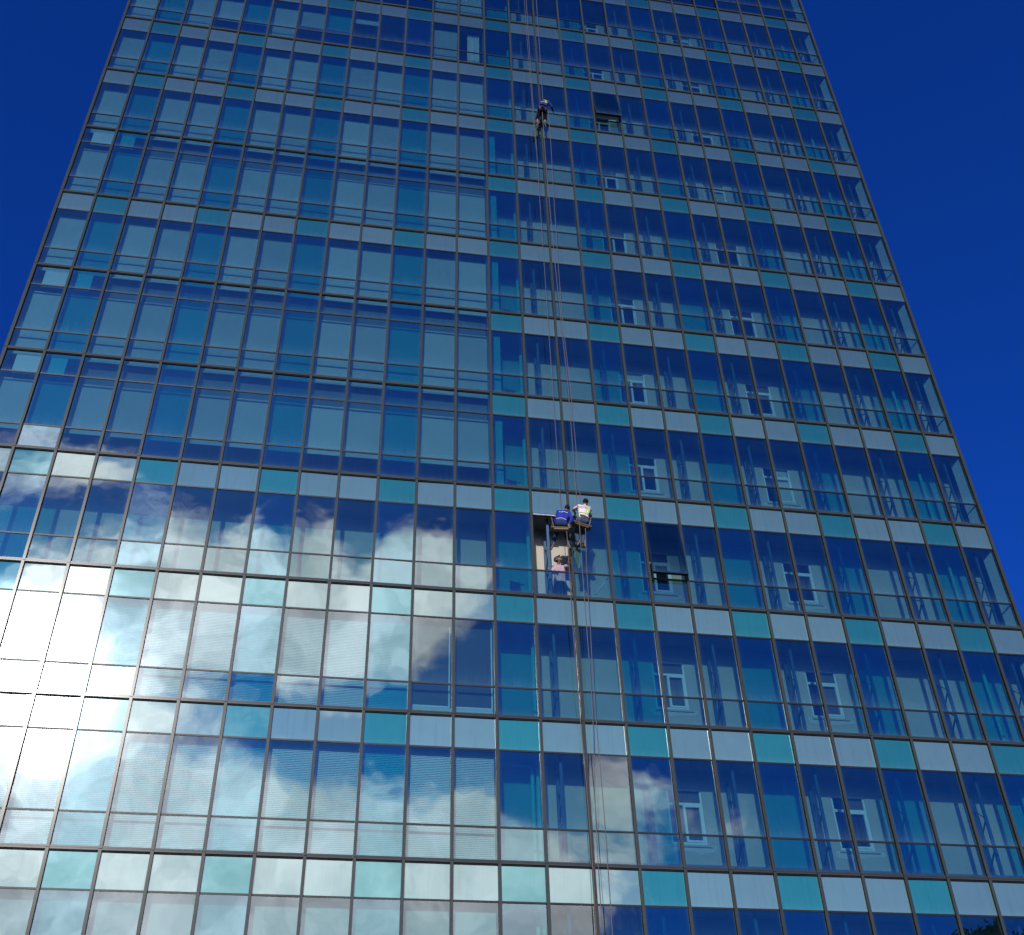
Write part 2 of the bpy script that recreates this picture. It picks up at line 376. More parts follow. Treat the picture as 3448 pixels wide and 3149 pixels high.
# floors
XR = 13 * W
for r in range(TOP, 14):
    z = zl(r)
    if z < 0.2: continue
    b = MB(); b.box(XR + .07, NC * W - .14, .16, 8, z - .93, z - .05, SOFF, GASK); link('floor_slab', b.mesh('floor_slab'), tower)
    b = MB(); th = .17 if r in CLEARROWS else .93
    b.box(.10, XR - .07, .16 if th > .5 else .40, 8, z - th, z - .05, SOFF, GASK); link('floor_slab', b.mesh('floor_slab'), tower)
    if r in CLEARROWS:   # grey sheet added to lighten the dark void, and pale rail inside the clear top panes
        b = MB(); b.box(2 * W + .05, XR - .08, .34, .37, z - 1.04, z - .10, VLIFT); link('void_lightener', b.mesh('void_lightener'), tower)
        for c in range(2, 13):
            b = MB(); b.box(c * W + .12, (c + 1) * W - .06, .10, .14, z - .17, z - .145, PANEL); link('ceiling_rail', b.mesh('ceiling_rail'), tower)
        b = MB(); b.box(.36, W + .02, .09, .13, z - .93, z - .16, WHITE); link('white_board', b.mesh('white_board'), tower)
        b = MB(); b.box(W + .22, W + .72, .09, .13, z - .93, z - .16, WHITE); link('white_board', b.mesh('white_board'), tower)
# side walls, dividing wall, roof, far walls of the rooms
b = MB(); b.box(-.10, -.03, .09, 20, .14, zl(TOP), SIDE); link('side_wall', b.mesh('side_wall'), tower)
b = MB(); b.box(NC * W + .03, NC * W + .10, .09, 20, .14, zl(TOP), SIDE); link('side_wall', b.mesh('side_wall'), tower)
b = MB(); b.box(-.10, NC * W + .10, 19.9, 20.1, .14, zl(TOP), SIDE); link('rear_wall', b.mesh('rear_wall'), tower)
b = MB(); b.box(-.12, NC * W + .12, -.06, 20.12, zl(TOP) + .06, zl(TOP) + .5, SIDE); link('roof', b.mesh('roof'), tower)
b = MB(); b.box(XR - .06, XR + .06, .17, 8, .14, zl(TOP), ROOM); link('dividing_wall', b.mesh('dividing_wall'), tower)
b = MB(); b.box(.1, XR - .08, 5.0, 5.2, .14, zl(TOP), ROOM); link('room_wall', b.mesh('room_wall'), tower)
b = MB(); zt_ = zl(TOP); xa, xb = NC * W - .075, NC * W - .235  # return panel splayed towards the sun to brighten the corner strip
for z0_, z1_ in [(.14, zt_)]:
    b.quad([(xa, .062, z0_), (xb, .36, z0_), (xb, .36, z1_), (xa, .062, z1_)][::-1], RETW); b.quad([(xb, .36, z0_), (xa, .36, z0_), (xa, .36, z1_), (xb, .36, z1_)][::-1], RETW); b.quad([(xa, .36, z0_), (xa, .062, z0_), (xa, .062, z1_), (xa, .36, z1_)][::-1], RETW)
link('return_panel', b.mesh('return_panel'), tower)

# the plastered inner wall of the right half, with two window openings a storey
DW = 0.93
WINX = (20.45, 25.25)
for r in range(-1, 12):
    z = zl(r); b = MB(); zt, zb = z - .92, z - H + .0
    x = XR + .06
    for wx in WINX:
        b.box(x, wx, DW, DW + .2, zb, zt, WALL)
        b.box(wx, wx + 1.0, DW, DW + .2, zb, z - 2.98, WALL); b.box(wx, wx + 1.0, DW, DW + .2, z - 1.40, zt, WALL)
        b.box(wx - .05, wx + 1.12, DW - .035, DW, z - 3.05, z - 2.985, WALL)
        x = wx + 1.0
    b.box(x, NC * W - .11, DW, DW + .2, zb, zt, WALL)
    link('inner_wall', b.mesh('inner_wall'), tower)
for r in (7,):
    b = MB(); z = zl(r); b.box(.1, XR - .08, DW + .02, DW + .2, z - H, z - .92, WALL); link('inner_wall', b.mesh('inner_wall'), tower)
fr = MB()
def bar(x0, x1, z0, z1, y0=.955, y1=1.02): fr.box(x0, x1, y0, y1, z0, z1, WHITE)
bar(0, .055, -2.975, -1.40); bar(.945, 1.0, -2.975, -1.40); bar(.055, .945, -1.455, -1.40); bar(.055, .945, -2.975, -2.91); bar(.055, .945, -1.875, -1.80)
bar(.43, .50, -2.91, -1.875, .94, 1.02); bar(.50, .945, -1.93, -1.876, .94, 1.0); bar(.50, .945, -2.909, -2.85, .94, 1.0); bar(.89, .945, -2.85, -1.93, .94, 1.0)
fr_me = fr.mesh('inner_window')
gl_ = MB(); gl_.box(.05, .95, 1.022, 1.03, -2.95, -1.42, INWIN); gl_me = gl_.mesh('pane')
for r in range(-1, 11):
    for wx in WINX:
        f = link('inner_window', fr_me, tower, (wx, 0, zl(r))); link('pane', gl_me, f)
        rw = random.Random(r * 7 + int(wx))
        q = rw.random()
        if q < .55:      # some inner windows have a curtain or a blind drawn part of the way
            b = MB(); ze = -1.42 - rw.choice((.35, .5, .9, 1.5)); xa, xb = rw.choice(((.06, .94), (.50, .93), (.06, .46)))
            k = 12; xs = [xa + (xb - xa) * j / k for j in range(k + 1)]
            for j in range(k):
                b.quad([(xs[j], 1.015 - .008 * (j % 2), ze), (xs[j + 1], 1.015 - .008 * ((j + 1) % 2), ze), (xs[j + 1], 1.015 - .008 * ((j + 1) % 2), -1.46), (xs[j], 1.015 - .008 * (j % 2), -1.46)], BLIND if q < .3 else DSCREEN)
            link('curtain', b.mesh('curtain'), f)
        # rough plaster made good round the frame
        b = MB(); o2 = [(-.10 - rw.random() * .06, -2.99 - rw.random() * .05)]
        pts = [(-.14 - .06 * rw.random(), .93 - .006, zq) for zq in (-3.0, -3.18)] + [(xq, .924, -3.16 - .10 * rw.random()) for xq in (.2, .5, .8)] + [(1.20 + .08 * rw.random(), .924, -3.14), (1.24, .924, -3.0)]
        b.quad([(x, .924, z) for x, y, z in pts], PATCH); link('plaster_patch', b.mesh('plaster_patch'), f)

# blue lattice trusses standing between glass and wall
t1 = MB(); t1.box(-.04, .04, .26, .33, -H + .01, -.94, TRUSS); t1m = t1.mesh('truss')
t2 = MB(); t2.box(-.04, .04, .76, .83, -H + .01, -1.2, TRUSS); t2m = t2.mesh('chord')
t3 = MB(); zz = -1.72; pts = []
k = 0
t3.tube([(-.0, .30 if j % 2 else .79, -1.74 - j * .43) for j in range(6)], .029, TRUSS, 5); t3m = t3.mesh('brace')
for r in range(-1, 11):
    for i in range(7):
        x = (14.47 + i * 2.012) * W
        t = link('truss', t1m, tower, (x, 0, zl(r))); link('chord', t2m, t); link('brace', t3m, t)
# pipes
def pipe(x, y, ztop, zbot, r=.055, elbow=None):
    b = MB(); pts = [(x, y, zbot), (x, y, ztop)]
    b.tube(pts, r, PIPE, 10)
    z = zbot + 1.1
    while z < ztop: b.tube([(x, y, z - .06), (x, y, z + .06)], r + .012, PIPE, 10); z += 2.0
    link('pipe', b.mesh('pipe', False), tower)
pipe(25.89 * W, .72, zl(-1), zl(11)); pipe(14.02 * W, .74, zl(-1), zl(11)); pipe(13.885 * W, .70, zl(9) - 1.15, zl(11))
b = MB(); b.tube([(13.885 * W, .70, zl(9) - 1.2), (13.885 * W, .70, zl(9) - 1.12), (13.885 * W - .06, .72, zl(9) - 1.06), (13.2 * W, .76, zl(9) - 1.0)], .05, PIPE, 8); link('pipe', b.mesh('pipe'), tower)
# the narrow pale partition end in the middle bay
b0 = None
for r in range(2, 7):
    b = MB(); z = zl(r); b.box(XR + .17, XR + .40, .18, .62, z - 2.35, z - 1.02, PANEL); b.box(XR + .17, XR + .40, .18, .62, z - H + .02, z - 2.357, PANEL)
    tag(link('partition_end', b.mesh('partition_end'), tower))

for r, dz in ((4, -3.2), (5, -3.25), (6, -3.3), (7, -3.25)):
    b = MB(); z = zl(r) + dz; b.box(XR + .62, XR + .92, .70, .86, z, z + .16, DSCREEN); b.tube([(XR + .60, .72, z + .2), (XR + .86, .62, z + .02), (XR + 1.02, .66, z + .05)], .022, DSCREEN, 6)
    link('valve_box', b.mesh('valve_box'), tower)
# blinds of the left half
bl = {}
def blind_mesh(ztop, zbot, m, y=.28):
    key = (round(ztop, 2), round(zbot, 2), m.name, y)
    if key not in bl:
        b = MB(); b.box(.003, W - .003, y, y + .004, zbot + .012, ztop, m); b.tube([(.01, y + .002, zbot + .008), (W - .01, y + .002, zbot + .008)], .011, m, 6); bl[key] = b.mesh('roller_blind')
    return bl[key]
vb = MB(); n = 60
for k in range(n):
    z = -1.05 - k * (H - 1.10) / n
    vb.quad([(.012, .240, z), (W - .012, .240, z), (W - .012, .258, z + .046), (.012, .258, z + .046)], SLATM)
vb.box(.012, W - .012, .23, .268, -1.0, -.955, WHITE)
vbm = vb.mesh('venetian_blind')
for r in range(-1, 11):
    z = zl(r)
    for c in range(13):
        top, bot = -.60, -H + .03; y = .28 + R.uniform(-.01, .01); y = .28
        if r in CLEARROWS: top = -1.0
        if r == 6: bot = -3.07
        if r in (-1, 0):
            if c in (9, 10): continue
            if c == 8: bot = -1.5
            if c in (3, 4): bot = -2.75
            if c in (6, 7): bot = -2.35
            if c == 12 and r == 0:
                b = MB(); xs = [.46 + .03 * k for k in range(20)]
                for k in range(19):
                    ya, yb = .35 + .04 * math.sin(k * 1.7), .35 + .04 * math.sin((k + 1) * 1.7)
                    b.quad([(xs[k], ya, -H + .05), (xs[k + 1], yb, -H + .05), (xs[k + 1], yb, -.7 - .0 * k), (xs[k], ya, -.7)], CURT)
                o = link('curtain', b.mesh('curtain'), tower, (c * W, 0, z)); o['label'] = 'white gathered curtain'; continue
        if r == 7: continue
        if r == 8 and c >= 11:
            b = MB(); b.box(.10, W - .10, .25, .26, -3.62, -.8, DSCREEN)
            o = link('window_screen', b.mesh('window_screen'), tower, (c * W, 0, z))
            b = MB()
            b.box(.06, .099, .24, .27, -3.62, -.8, WHITE); b.box(W - .099, W - .06, .24, .27, -3.62, -.8, WHITE); b.box(.06, W - .06, .24, .27, -3.67, -3.621, WHITE)
            b.box(.0, W, .245, .30, -H + .03, -3.671, PANEL)
            link('frame', b.mesh('frame'), o); continue
        if r in (8, 9):
            if c == 10 and r == 8:
                o = link('white_board', None or (lambda b: (b.box(.70, W, .24, .28, -H + .03, -.7, PANEL), b.mesh('white_board'))[1])(MB()), tower, (c * W, 0, z))
            link('venetian_blind', vbm, tower, (c * W, 0, z)); continue
        link('roller_blind', blind_mesh(top, bot, BLIND, y), tower, (c * W, 0, z))

# ------------------------------------------------------------------ trees across the road, seen mirrored in the lowest panes
BARK = princ('bark', (0.09, 0.07, 0.05), 0.95, 0, 0.3, 6, 0.6)
def leafmat(name, c):
    m = mat(name); oi = N('ShaderNodeTexCoord'); n = N('ShaderNodeTexNoise'); Lk(oi.outputs['Object'], n.inputs['Vector']); n.inputs['Scale'].default_value = 1.2; n.inputs['Detail'].default_value = 4
    f = M_('MULTIPLY_ADD', n.outputs['Fac'], 1.3, .35); cs = VM('SCALE', c); Lk(f, cs.inputs['Scale'])
    d = N('ShaderNodeBsdfDiffuse'); Lk(cs.outputs[0], d.inputs[0]); t = N('ShaderNodeBsdfTranslucent'); Lk(cs.outputs[0], t.inputs[0])
    mx = N('ShaderNodeMixShader'); mx.inputs[0].default_value = .3; Lk(d.outputs[0], mx.inputs[1]); Lk(t.outputs[0], mx.inputs[2]); out(mx.outputs[0]); return m
LEAF = leafmat('leaf', (0.014, 0.045, 0.010))
def tree(x, y, h, cr, label, seed):
    rr = random.Random(seed); t = tag(empty('tree', (x, y, 0)), label, 'tree', 'street trees mirrored in the glass')
    b = MB(); hc = h - cr * 1.15
    b.tube([(0, 0, 0), (.1, .05, hc * .5), (-.05, .1, hc), (.05, 0, h - cr * .5)], [.28, .22, .17, .06], BARK, 9)
    clumps = []
    for k in range(26):
        a = rr.uniform(0, 6.283); e = rr.uniform(-.6, 1.4); d = cr * rr.uniform(.35, .86)
        p = Vector((math.cos(a) * math.cos(e) * d, math.sin(a) * math.cos(e) * d, hc + cr * .35 + math.sin(e) * d * .9)); clumps.append((p, cr * rr.uniform(.22, .38)))
        if k % 2: b.tube([(0, .05, hc * rr.uniform(.75, 1)), tuple(p * .5 + Vector((0, 0, hc * .5))), tuple(p)], [.09, .05, .02], BARK, 5)
    link('trunk', b.mesh('trunk'), t)
    cbm = MB()
    for p, s in clumps:
        for k in range(420):
            q = p + Vector((rr.gauss(0, 1), rr.gauss(0, 1), rr.gauss(0, .8))).normalized() * s * rr.random() ** .4
            n1 = Vector((rr.gauss(0, 1), rr.gauss(0, 1), rr.gauss(0, 1))).normalized(); a = n1.orthogonal().normalized(); c2 = n1.cross(a); L = rr.uniform(.07, .13)
            cbm.quad([q - a * L, q + c2 * L * .5, q + a * L, q - c2 * L * .5], LEAF)
    tag(link('crown', cbm.mesh('crown'), t), kind='stuff')
tree(37.3, -14.0, 14.75, 2.2, 'smaller round crowned green tree mirrored at the left of the bottom right corner panes', 3)
tree(40.2, -14.6, 15.3, 2.7, 'larger green tree mirrored at the very bottom right edge of the picture', 5)

# ------------------------------------------------------------------ people
def skinmat(): return princ('skin', (0.22, 0.115, 0.07), 0.55, 0, 0.12, 30)
SKIN = skinmat()
HAIR = princ('black_hair', (0.006, 0.005, 0.005), 0.7, 0, 0.3, 60, spec=0.12)
JBLUE = princ('royal_blue_cloth', (0.010, 0.026, 0.27), 0.85, 0, 0.22, 14, 0.9)
JDARK = princ('navy_cloth', (0.008, 0.018, 0.15), 0.85, 0, 0.25, 14, 0.9)
JEAN = princ('dark_denim', (0.018, 0.040, 0.085), 0.9, 0, 0.3, 18, 0.8, spec=0.15)
JEANL = princ('worn_denim', (0.034, 0.062, 0.105), 0.9, 0, 0.4, 12, 0.8)
PINK = princ('pale_pink_cloth', (0.46, 0.33, 0.38), 0.9, 0, 0.1, 14, 0.8)
BLACKC = princ('black_cloth', (0.006, 0.006, 0.009), 0.9, 0, 0.25, 14, 0.8, spec=0.1)
LIME = princ('lime_webbing', (0.42, 0.62, 0.10), 0.7, 0, 0.1, 30)
BELT = princ('grey_webbing', (0.40, 0.39, 0.42), 0.8, 0, 0.1, 30)
TANB = princ('tan_leather', (0.30, 0.15, 0.07), 0.7, 0, 0.2, 20)
SHOE = princ('black_shoe', (0.010, 0.010, 0.011), 0.7, 0, 0.2, 20, spec=0.15)
SOLE = princ('pale_sole', (0.13, 0.12, 0.10), 0.8, 0, 0.1, 20)
WOOD = princ('seat_wood', (0.20, 0.145, 0.08), 0.8, 0, 0.3, 12, 0.5)
WOODD = princ('dark_seat_wood', (0.085, 0.05, 0.025), 0.8, 0, 0.3, 12, 0.5)
CAPG = princ('cap_cloth', (0.42, 0.46, 0.42), 0.9, 0, 0.1, 20, 0.5)
EYEW = princ('eye_white', (0.7, 0.7, 0.68), 0.3); LIPS = princ('lips', (0.20, 0.06, 0.05), 0.5)
WPRINT = princ('white_print', (0.70, 0.72, 0.75), 0.8)
m = mat('striped_white_cloth'); t = N('ShaderNodeTexCoord'); sp = N('ShaderNodeSeparateXYZ'); Lk(t.outputs['Object'], sp.inputs[0])
STR0 = 22.70
w1 = M_('ABSOLUTE', M_('SUBTRACT', sp.outputs[2], STR0)); w2 = M_('ABSOLUTE', M_('SUBTRACT', sp.outputs[2], STR0 + .07))
ms = M_('MAXIMUM', M_('LESS_THAN', w1, .016), M_('LESS_THAN', w2, .013))
bb = N('ShaderNodeBsdfPrincipled'); Lk(mixc(ms, (0.66, 0.62, 0.60, 1), (0.30, 0.10, 0.14, 1)), bb.inputs['Base Color']); bb.inputs['Roughness'].default_value = .9
out(bb.outputs[0]); SHIRT = m

V = Vector
_b = bmesh.new(); bmesh.ops.create_icosphere(_b, subdivisions=2, radius=1.0); SPH = [v.co.copy() for v in _b.verts]; _b.free()
def blob(name, segs, m, parent, vox=.010, smooth_it=3, ell=()):
    """segs: (p0, p1, r0, r1) tapered capsules fused by a voxel remesh into ONE surface"""
    bm = bmesh.new()
    for p0, p1, r0, r1 in segs:
        tb = bmesh.new()
        for p, r in ((p0, r0), (p1, r1)):
            for q in SPH: tb.verts.new(V(p) + q * r)
        hv = bmesh.ops.convex_hull(tb, input=tb.verts[:])
        tb.faces.ensure_lookup_table(); mp = {}
        for f in tb.faces:
            for v in f.verts:
                if v not in mp: mp[v] = bm.verts.new(v.co)
            bm.faces.new([mp[v] for v in f.verts])
        tb.free()
    for c, rad, rot in ell:
        bmesh.ops.create_icosphere(bm, subdivisions=3, radius=1, matrix=Matrix.Translation(V(c)) @ rot.to_4x4() @ Matrix.Diagonal((*rad, 1)))
    me = bpy.data.meshes.new('tmp'); bm.to_mesh(me); bm.free()
    o = bpy.data.objects.new('tmp', me); col.objects.link(o)
    md = o.modifiers.new('r', 'REMESH'); md.mode = 'VOXEL'; md.voxel_size = vox
    if smooth_it:
        ms_ = o.modifiers.new('s', 'SMOOTH'); ms_.iterations = smooth_it; ms_.factor = .5
    dg = bpy.context.evaluated_depsgraph_get(); res = bpy.data.meshes.new_from_object(o.evaluated_get(dg))
    bpy.data.objects.remove(o); bpy.data.meshes.remove(me)
    res.name = name; res.materials.clear(); res.materials.append(m); res.polygons.foreach_set('use_smooth', [True] * len(res.polygons))
    return link(name, res, parent)
def bvh(o):
    me = o.data; return BVHTree.FromPolygons([v.co for v in me.vertices], [p.vertices for p in me.polygons])
def strap(name, tree_, pts, r, m, parent, lift=.006, steps=10):
    """a webbing strap laid on the back (projected from outside along +y)"""
    P = []
    for (a, b_) in zip(pts, pts[1:]):
        for k in range(steps):
            t = k / steps; x, z = a[0] + (b_[0] - a[0]) * t, a[1] + (b_[1] - a[1]) * t
            h = tree_.ray_cast(V((x, -3, z)), V((0, 1, 0)))
            if h[0]: P.append((x, h[0].y - lift, z))
    if len(P) < 3: return
    b = MB(); b.tube(P, r, m, 6); return link(name, b.mesh(name, True), parent)
def hand(wr, dirn, palmn, s=1.0):
    """palm, four unequal curled fingers and a thumb as capsules"""
    d = V(dirn).normalized(); n = V(palmn); n = (n - d * n.dot(d)).normalized(); sd = d.cross(n)
    wr = V(wr); S = []
    pc = wr + d * .045 * s
    for k in (-1.2, -.4, .4, 1.2): S.append((wr + d * .01, wr + d * .085 * s + sd * k * .019 * s, .020 * s, .0115 * s))
    for k, L in ((-1.2, .058), (-.4, .074), (.4, .080), (1.2, .070)):
        b = wr + d * .088 * s + sd * k * .021 * s; m1 = b + (d * .75 + n * .55).normalized() * L * .5 * s; e = m1 + (d * .1 + n * .95).normalized() * L * .55 * s
        S += [(b, m1, .0098 * s, .009 * s), (m1, e, .009 * s, .0075 * s)]
    b = wr + d * .03 * s + sd * .028 * s; m1 = b + (sd * .75 + d * .6 + n * .2).normalized() * .045 * s; e = m1 + (d * .7 + n * .6).normalized() * .034 * s
    S += [(b, m1, .014 * s, .0105 * s), (m1, e, .0105 * s, .008 * s)]
    return S
def head_parts(c, face, upv):
    """capsules and ellipsoids of a head: skull, jaw, nose, ears"""
    f = V(face).normalized(); u = V(upv); u = (u - f * u.dot(f)).normalized(); s = f.cross(u); c = V(c)
    rot = Matrix((s, f, u)).transposed()
    E = [(c + u * .02, (.076, .095, .098), rot), (c + f * .030 - u * .045, (.060, .066, .070), rot)]
    S = [(c + f * .090 + u * .012, c + f * .108 - u * .022, .008, .014), (c + f * .052 - u * .095, c + f * .066 - u * .092, .022, .020)]
    for k in (-1, 1):
        S.append((c + s * k * .078 - u * .002, c + s * k * .084 + u * .018 - f * .008, .012, .015))
        S.append((c + f * .080 + s * k * .02 + u * .030, c + f * .076 + s * k * .045 + u * .028, .010, .009))
        S.append((c + f * .062 + s * k * .038 - u * .02, c + f * .05 + s * k * .045 - u * .03, .018, .016))
    return S, E, f, u, s, rot
def face_bits(body, c, f, u, s):
    for k in (-1, 1):
        b = MB(); bm = bmesh.new(); bmesh.ops.create_icosphere(bm, subdivisions=2, radius=.0125, matrix=Matrix.Translation(V(c) + f * .080 + s * k * .032 + u * .010)); me = bpy.data.meshes.new('eye'); bm.to_mesh(me); bm.free()
        me.materials.append(EYEW); e = link('eye', me, body)
        bm = bmesh.new(); bmesh.ops.create_icosphere(bm, subdivisions=2, radius=.0065, matrix=Matrix.Translation(V(c) + f * .088 + s * k * .032 + u * .010)); me = bpy.data.meshes.new('iris'); bm.to_mesh(me); bm.free()
        me.materials.append(HAIR); link('iris', me, e)
    b = MB(); b.tube([V(c) + f * .084 - u * .060 - s * .024, V(c) + f * .094 - u * .062, V(c) + f * .084 - u * .060 + s * .024], [.004, .007, .004], LIPS, 6); link('mouth', b.mesh('mouth', True), body)
def shoe(name, an, toe, upn, parent, sole=SOLE):
    an, toe = V(an), V(toe); d = (toe - an); L = d.length; d.normalize(); u = V(upn); u = (u - d * u.dot(d)).normalized()
    heel = an - d * .05 - u * .045; tip = an + d * max(.17, L * .8) - u * .05
    o = blob(name, [(heel + u * .02, tip + u * .008, .043, .036), (an, an + d * .07 - u * .02, .048, .044)], SHOE, parent, .009)
    so_ = blob('sole', [(heel - u * .024, tip - u * .026, .030, .028), (heel * .5 + tip * .5 - u * .026, tip - d * .04 - u * .026, .032, .034)], sole, o, .009, 1)
    return o

def person(label, J, face, headup, legs, top, bottom, sleeves='long', hands=None, torso_scale=1.0, short=False, shoe_up=None, group=None):
    p = tag(empty('person', J['hip']), label, 'person', group); p.location = (0, 0, 0)
    P = {k: V(v) for k, v in J.items()}; ts = torso_scale
    S, E, f, u, s, rot = head_parts(P['head'], face, headup)
    S.append((P['neck'], P['head'] - u * .04, .055, .050))
    S += [(P['shL'], P['shR'], .052, .052), (P['neck'], P['waist'], .055, .075)]
    mid = (P['shL'] + P['shR']) / 2
    tor = []
    for a, bq in (('shL', 'hipL'), ('shR', 'hipR')):
        w = P['waist'] + (P[bq] - (P['hipL'] + P['hipR']) / 2) * .8
        tor += [(P[a] * .8 + mid * .2 - V((0, 0, .05)), w, .082 * ts, .088 * ts), (w, P[bq], .088 * ts, .098 * ts)]
    tor += [(mid - V((0, 0, .03)), P['waist'], .098 * ts, .10 * ts), (P['waist'], P['hip'], .105 * ts, .11 * ts)]
    S += [(a, b_, r0 * .86, r1 * .86) for a, b_, r0, r1 in tor]
    arms = []
    for side in 'LR':
        if 'el' + side in P:
            arms.append((side, P['sh' + side], P['el' + side], P['ha' + side]))
            S += [(P['sh' + side], P['el' + side], .046, .038), (P['el' + side], P['ha' + side], .037, .026)]
            hd = hands.get(side) if hands else None
            dr = hd[0] if hd else (P['ha' + side] - P['el' + side]); pn = hd[1] if hd else (0, 1, -.3)
            S += hand(P['ha' + side], dr, pn)
    for side in legs:
        S += [(P['hip' + side], P['kn' + side], .072, .052), (P['kn' + side], P['an' + side], .050, .034), (P['an' + side], P['an' + side] + (P['toe' + side] - P['an' + side]) * .6, .034, .028)]
    body = blob('body', S, SKIN, p, .0085, 2, E)
    # hair or cap over the skull
    c = P['head']
    # clothes
    tseg = [(a, (b_ if min(a.z, b_.z) > P['waist'].z - .03 else a + (b_ - a) * .30), r0 * 1.04, r1 * 1.04) for a, b_, r0, r1 in tor[:]] + [(P['shL'], P['shR'], .066, .066), (P['neck'] - (P['head'] - P['neck']) * .25, mid, .066, .08)]
    for side, a, e, h in arms:
        tseg.append((a, e if sleeves == 'long' else a + (e - a) * .62, .062, .054 if sleeves == 'long' else .064))
        if sleeves == 'long': tseg.append((e, e + (h - e) * .86, .052, .042))
        elif sleeves == 'roll': tseg.append((a, e, .062, .056))
    tp = blob('jacket' if sleeves in ('long', 'roll') and top in (JBLUE, JDARK) else 'shirt', tseg, top, p, .011, 2)
    if legs:
        bs = [(P['hipL'], P['hipR'], .112 * ts, .112 * ts), (P['hip'], P['waist'] + (P['hip'] - P['waist']) * .55, .112 * ts, .105 * ts)]
        for side in legs:
            k, a = P['kn' + side], P['an' + side]
            bs.append((P['hip' + side], k, .100, .083))
            if not short: bs.append((k, a + (a - k) * .06, .082, .066))
            else: bs[-1] = (P['hip' + side], k + (a - k) * .12, .098, .088)
        blob('shorts' if short else 'trousers', bs, bottom, p, .012, 2)
        for side in legs: shoe('shoe', P['an' + side], P['toe' + side], shoe_up or (0, .3, 1), p)
    return p, body, tp, P, (f, u, s, rot)
def hair(p, c, f, u, s, rot, grow=1.10):
    c = V(c); return blob('hair', [], HAIR, p, .009, 1, [(c + u * .030 - f * .020, (.080 * grow, .090 * grow, .088 * grow), rot), (c - f * .045 - u * .02, (.066 * grow, .05 * grow, .07 * grow), rot)])

# --- worker in blue jacket on a plank above the open window
JB = dict(head=(17.883, -.40, 22.745), neck=(17.79, -.47, 22.62), waist=(17.609, -.58, 22.13), hip=(17.6, -.61, 21.99),
          shL=(17.574, -.47, 22.56), shR=(17.90, -.48, 22.53), elL=(17.50, -.32, 22.30), haL=(17.62, -.12, 22.30), elR=(17.955, -.55, 22.24), haR=(17.85, -.575, 22.03),
          hipL=(17.50, -.60, 21.985), hipR=(17.71, -.60, 21.99), knL=(17.533, -.13, 21.97), knR=(17.859, -.13, 21.98), anL=(17.376, -.20, 21.50), anR=(17.897, -.24, 21.575),
          toeL=(17.317, -.14, 21.371), toeR=(17.962, -.25, 21.29))
pB, bB, tB, P, hB = person('person in royal blue jacket with grey belt sitting on a plank over the open window', JB, (.55, .75, -.35), (.15, .1, 1), 'LR', JBLUE, JEAN, 'long', {'R': ((-.05, 0, -1), (0, 1, -.2))}, .91)
hair(pB, P['head'], *hB)
bt = bvh(tB)
strap('belt', bt, [(17.44, 22.145), (17.60, 22.165), (17.79, 22.115)], .020, BELT, pB)
strap('collar_stripe', bt, [(17.56, 22.60), (17.70, 22.615), (17.85, 22.60)], .008, BELT, pB)
b = MB(); rr = random.Random(4)
for k in range(6):      # the white lettering across the back: six blocky characters
    cx = 17.595 + k * .046; czz = 22.50 + .004 * math.sin(k)
    for (dx0, dx1, dz0, dz1) in ((-.017, .017, .014, .019), (-.017, .017, -.004, .001), (-.003, .003, -.022, .022), (-.017, -.012, -.020, .012), (.011, .017, -.020, .006))[:5 if k % 2 else 4] + (((-.015, .015, -.022, -.017),) if k % 3 else ()):
        pts = []
        for x, z in ((cx + dx0, czz + dz0), (cx + dx1, czz + dz0), (cx + dx1, czz + dz1), (cx + dx0, czz + dz1)):
            h = bt.ray_cast(V((x, -3, z)), V((0, 1, 0))); pts.append((x, (h[0].y if h[0] else -.6) - .004, z))
        b.quad(pts, WPRINT)
link('back_lettering', b.mesh('back_lettering'), tB)
# --- worker in white shirt with lime harness
JC = dict(head=(18.479, -.40, 23.06), neck=(18.43, -.45, 22.90), waist=(18.318, -.60, 22.37), hip=(18.29, -.64, 22.21),
          shL=(18.235, -.48, 22.82), shR=(18.565, -.48, 22.77), elL=(18.085, -.29, 22.80), haL=(18.20, -.07, 22.90), elR=(18.645, -.29, 22.62), haR=(18.60, -.08, 22.80),
          hipL=(18.20, -.62, 22.17), hipR=(18.38, -.62, 22.14), knL=(18.155, -.24, 22.00), knR=(18.375, -.28, 21.98), anL=(18.13, -.44, 21.54), anR=(18.285, -.46, 21.465),
          toeL=(18.02, -.44, 21.34), toeR=(18.255, -.50, 21.22))
pC, bC, tC, P, hC = person('person in white striped shirt and lime safety harness working beside the open window', JC, (.25, .9, -.3), (.1, -.1, 1), 'LR', SHIRT, JEANL, 'short', None, .92)
hair(pC, P['head'], *hC)
bt = bvh(tC)
strap('harness', bt, [(18.36, 22.88), (18.44, 22.72), (18.50, 22.60), (18.49, 22.46)], .015, LIME, pC)
strap('harness', bt, [(18.52, 22.84), (18.47, 22.70), (18.42, 22.56), (18.43, 22.44)], .015, LIME, pC)
strap('harness', bt, [(18.19, 22.45), (18.32, 22.44), (18.46, 22.40)], .017, LIME, pC)
strap('tool_belt', bt, [(18.19, 22.33), (18.32, 22.30), (18.44, 22.25)], .026, TANB, pC, .010)
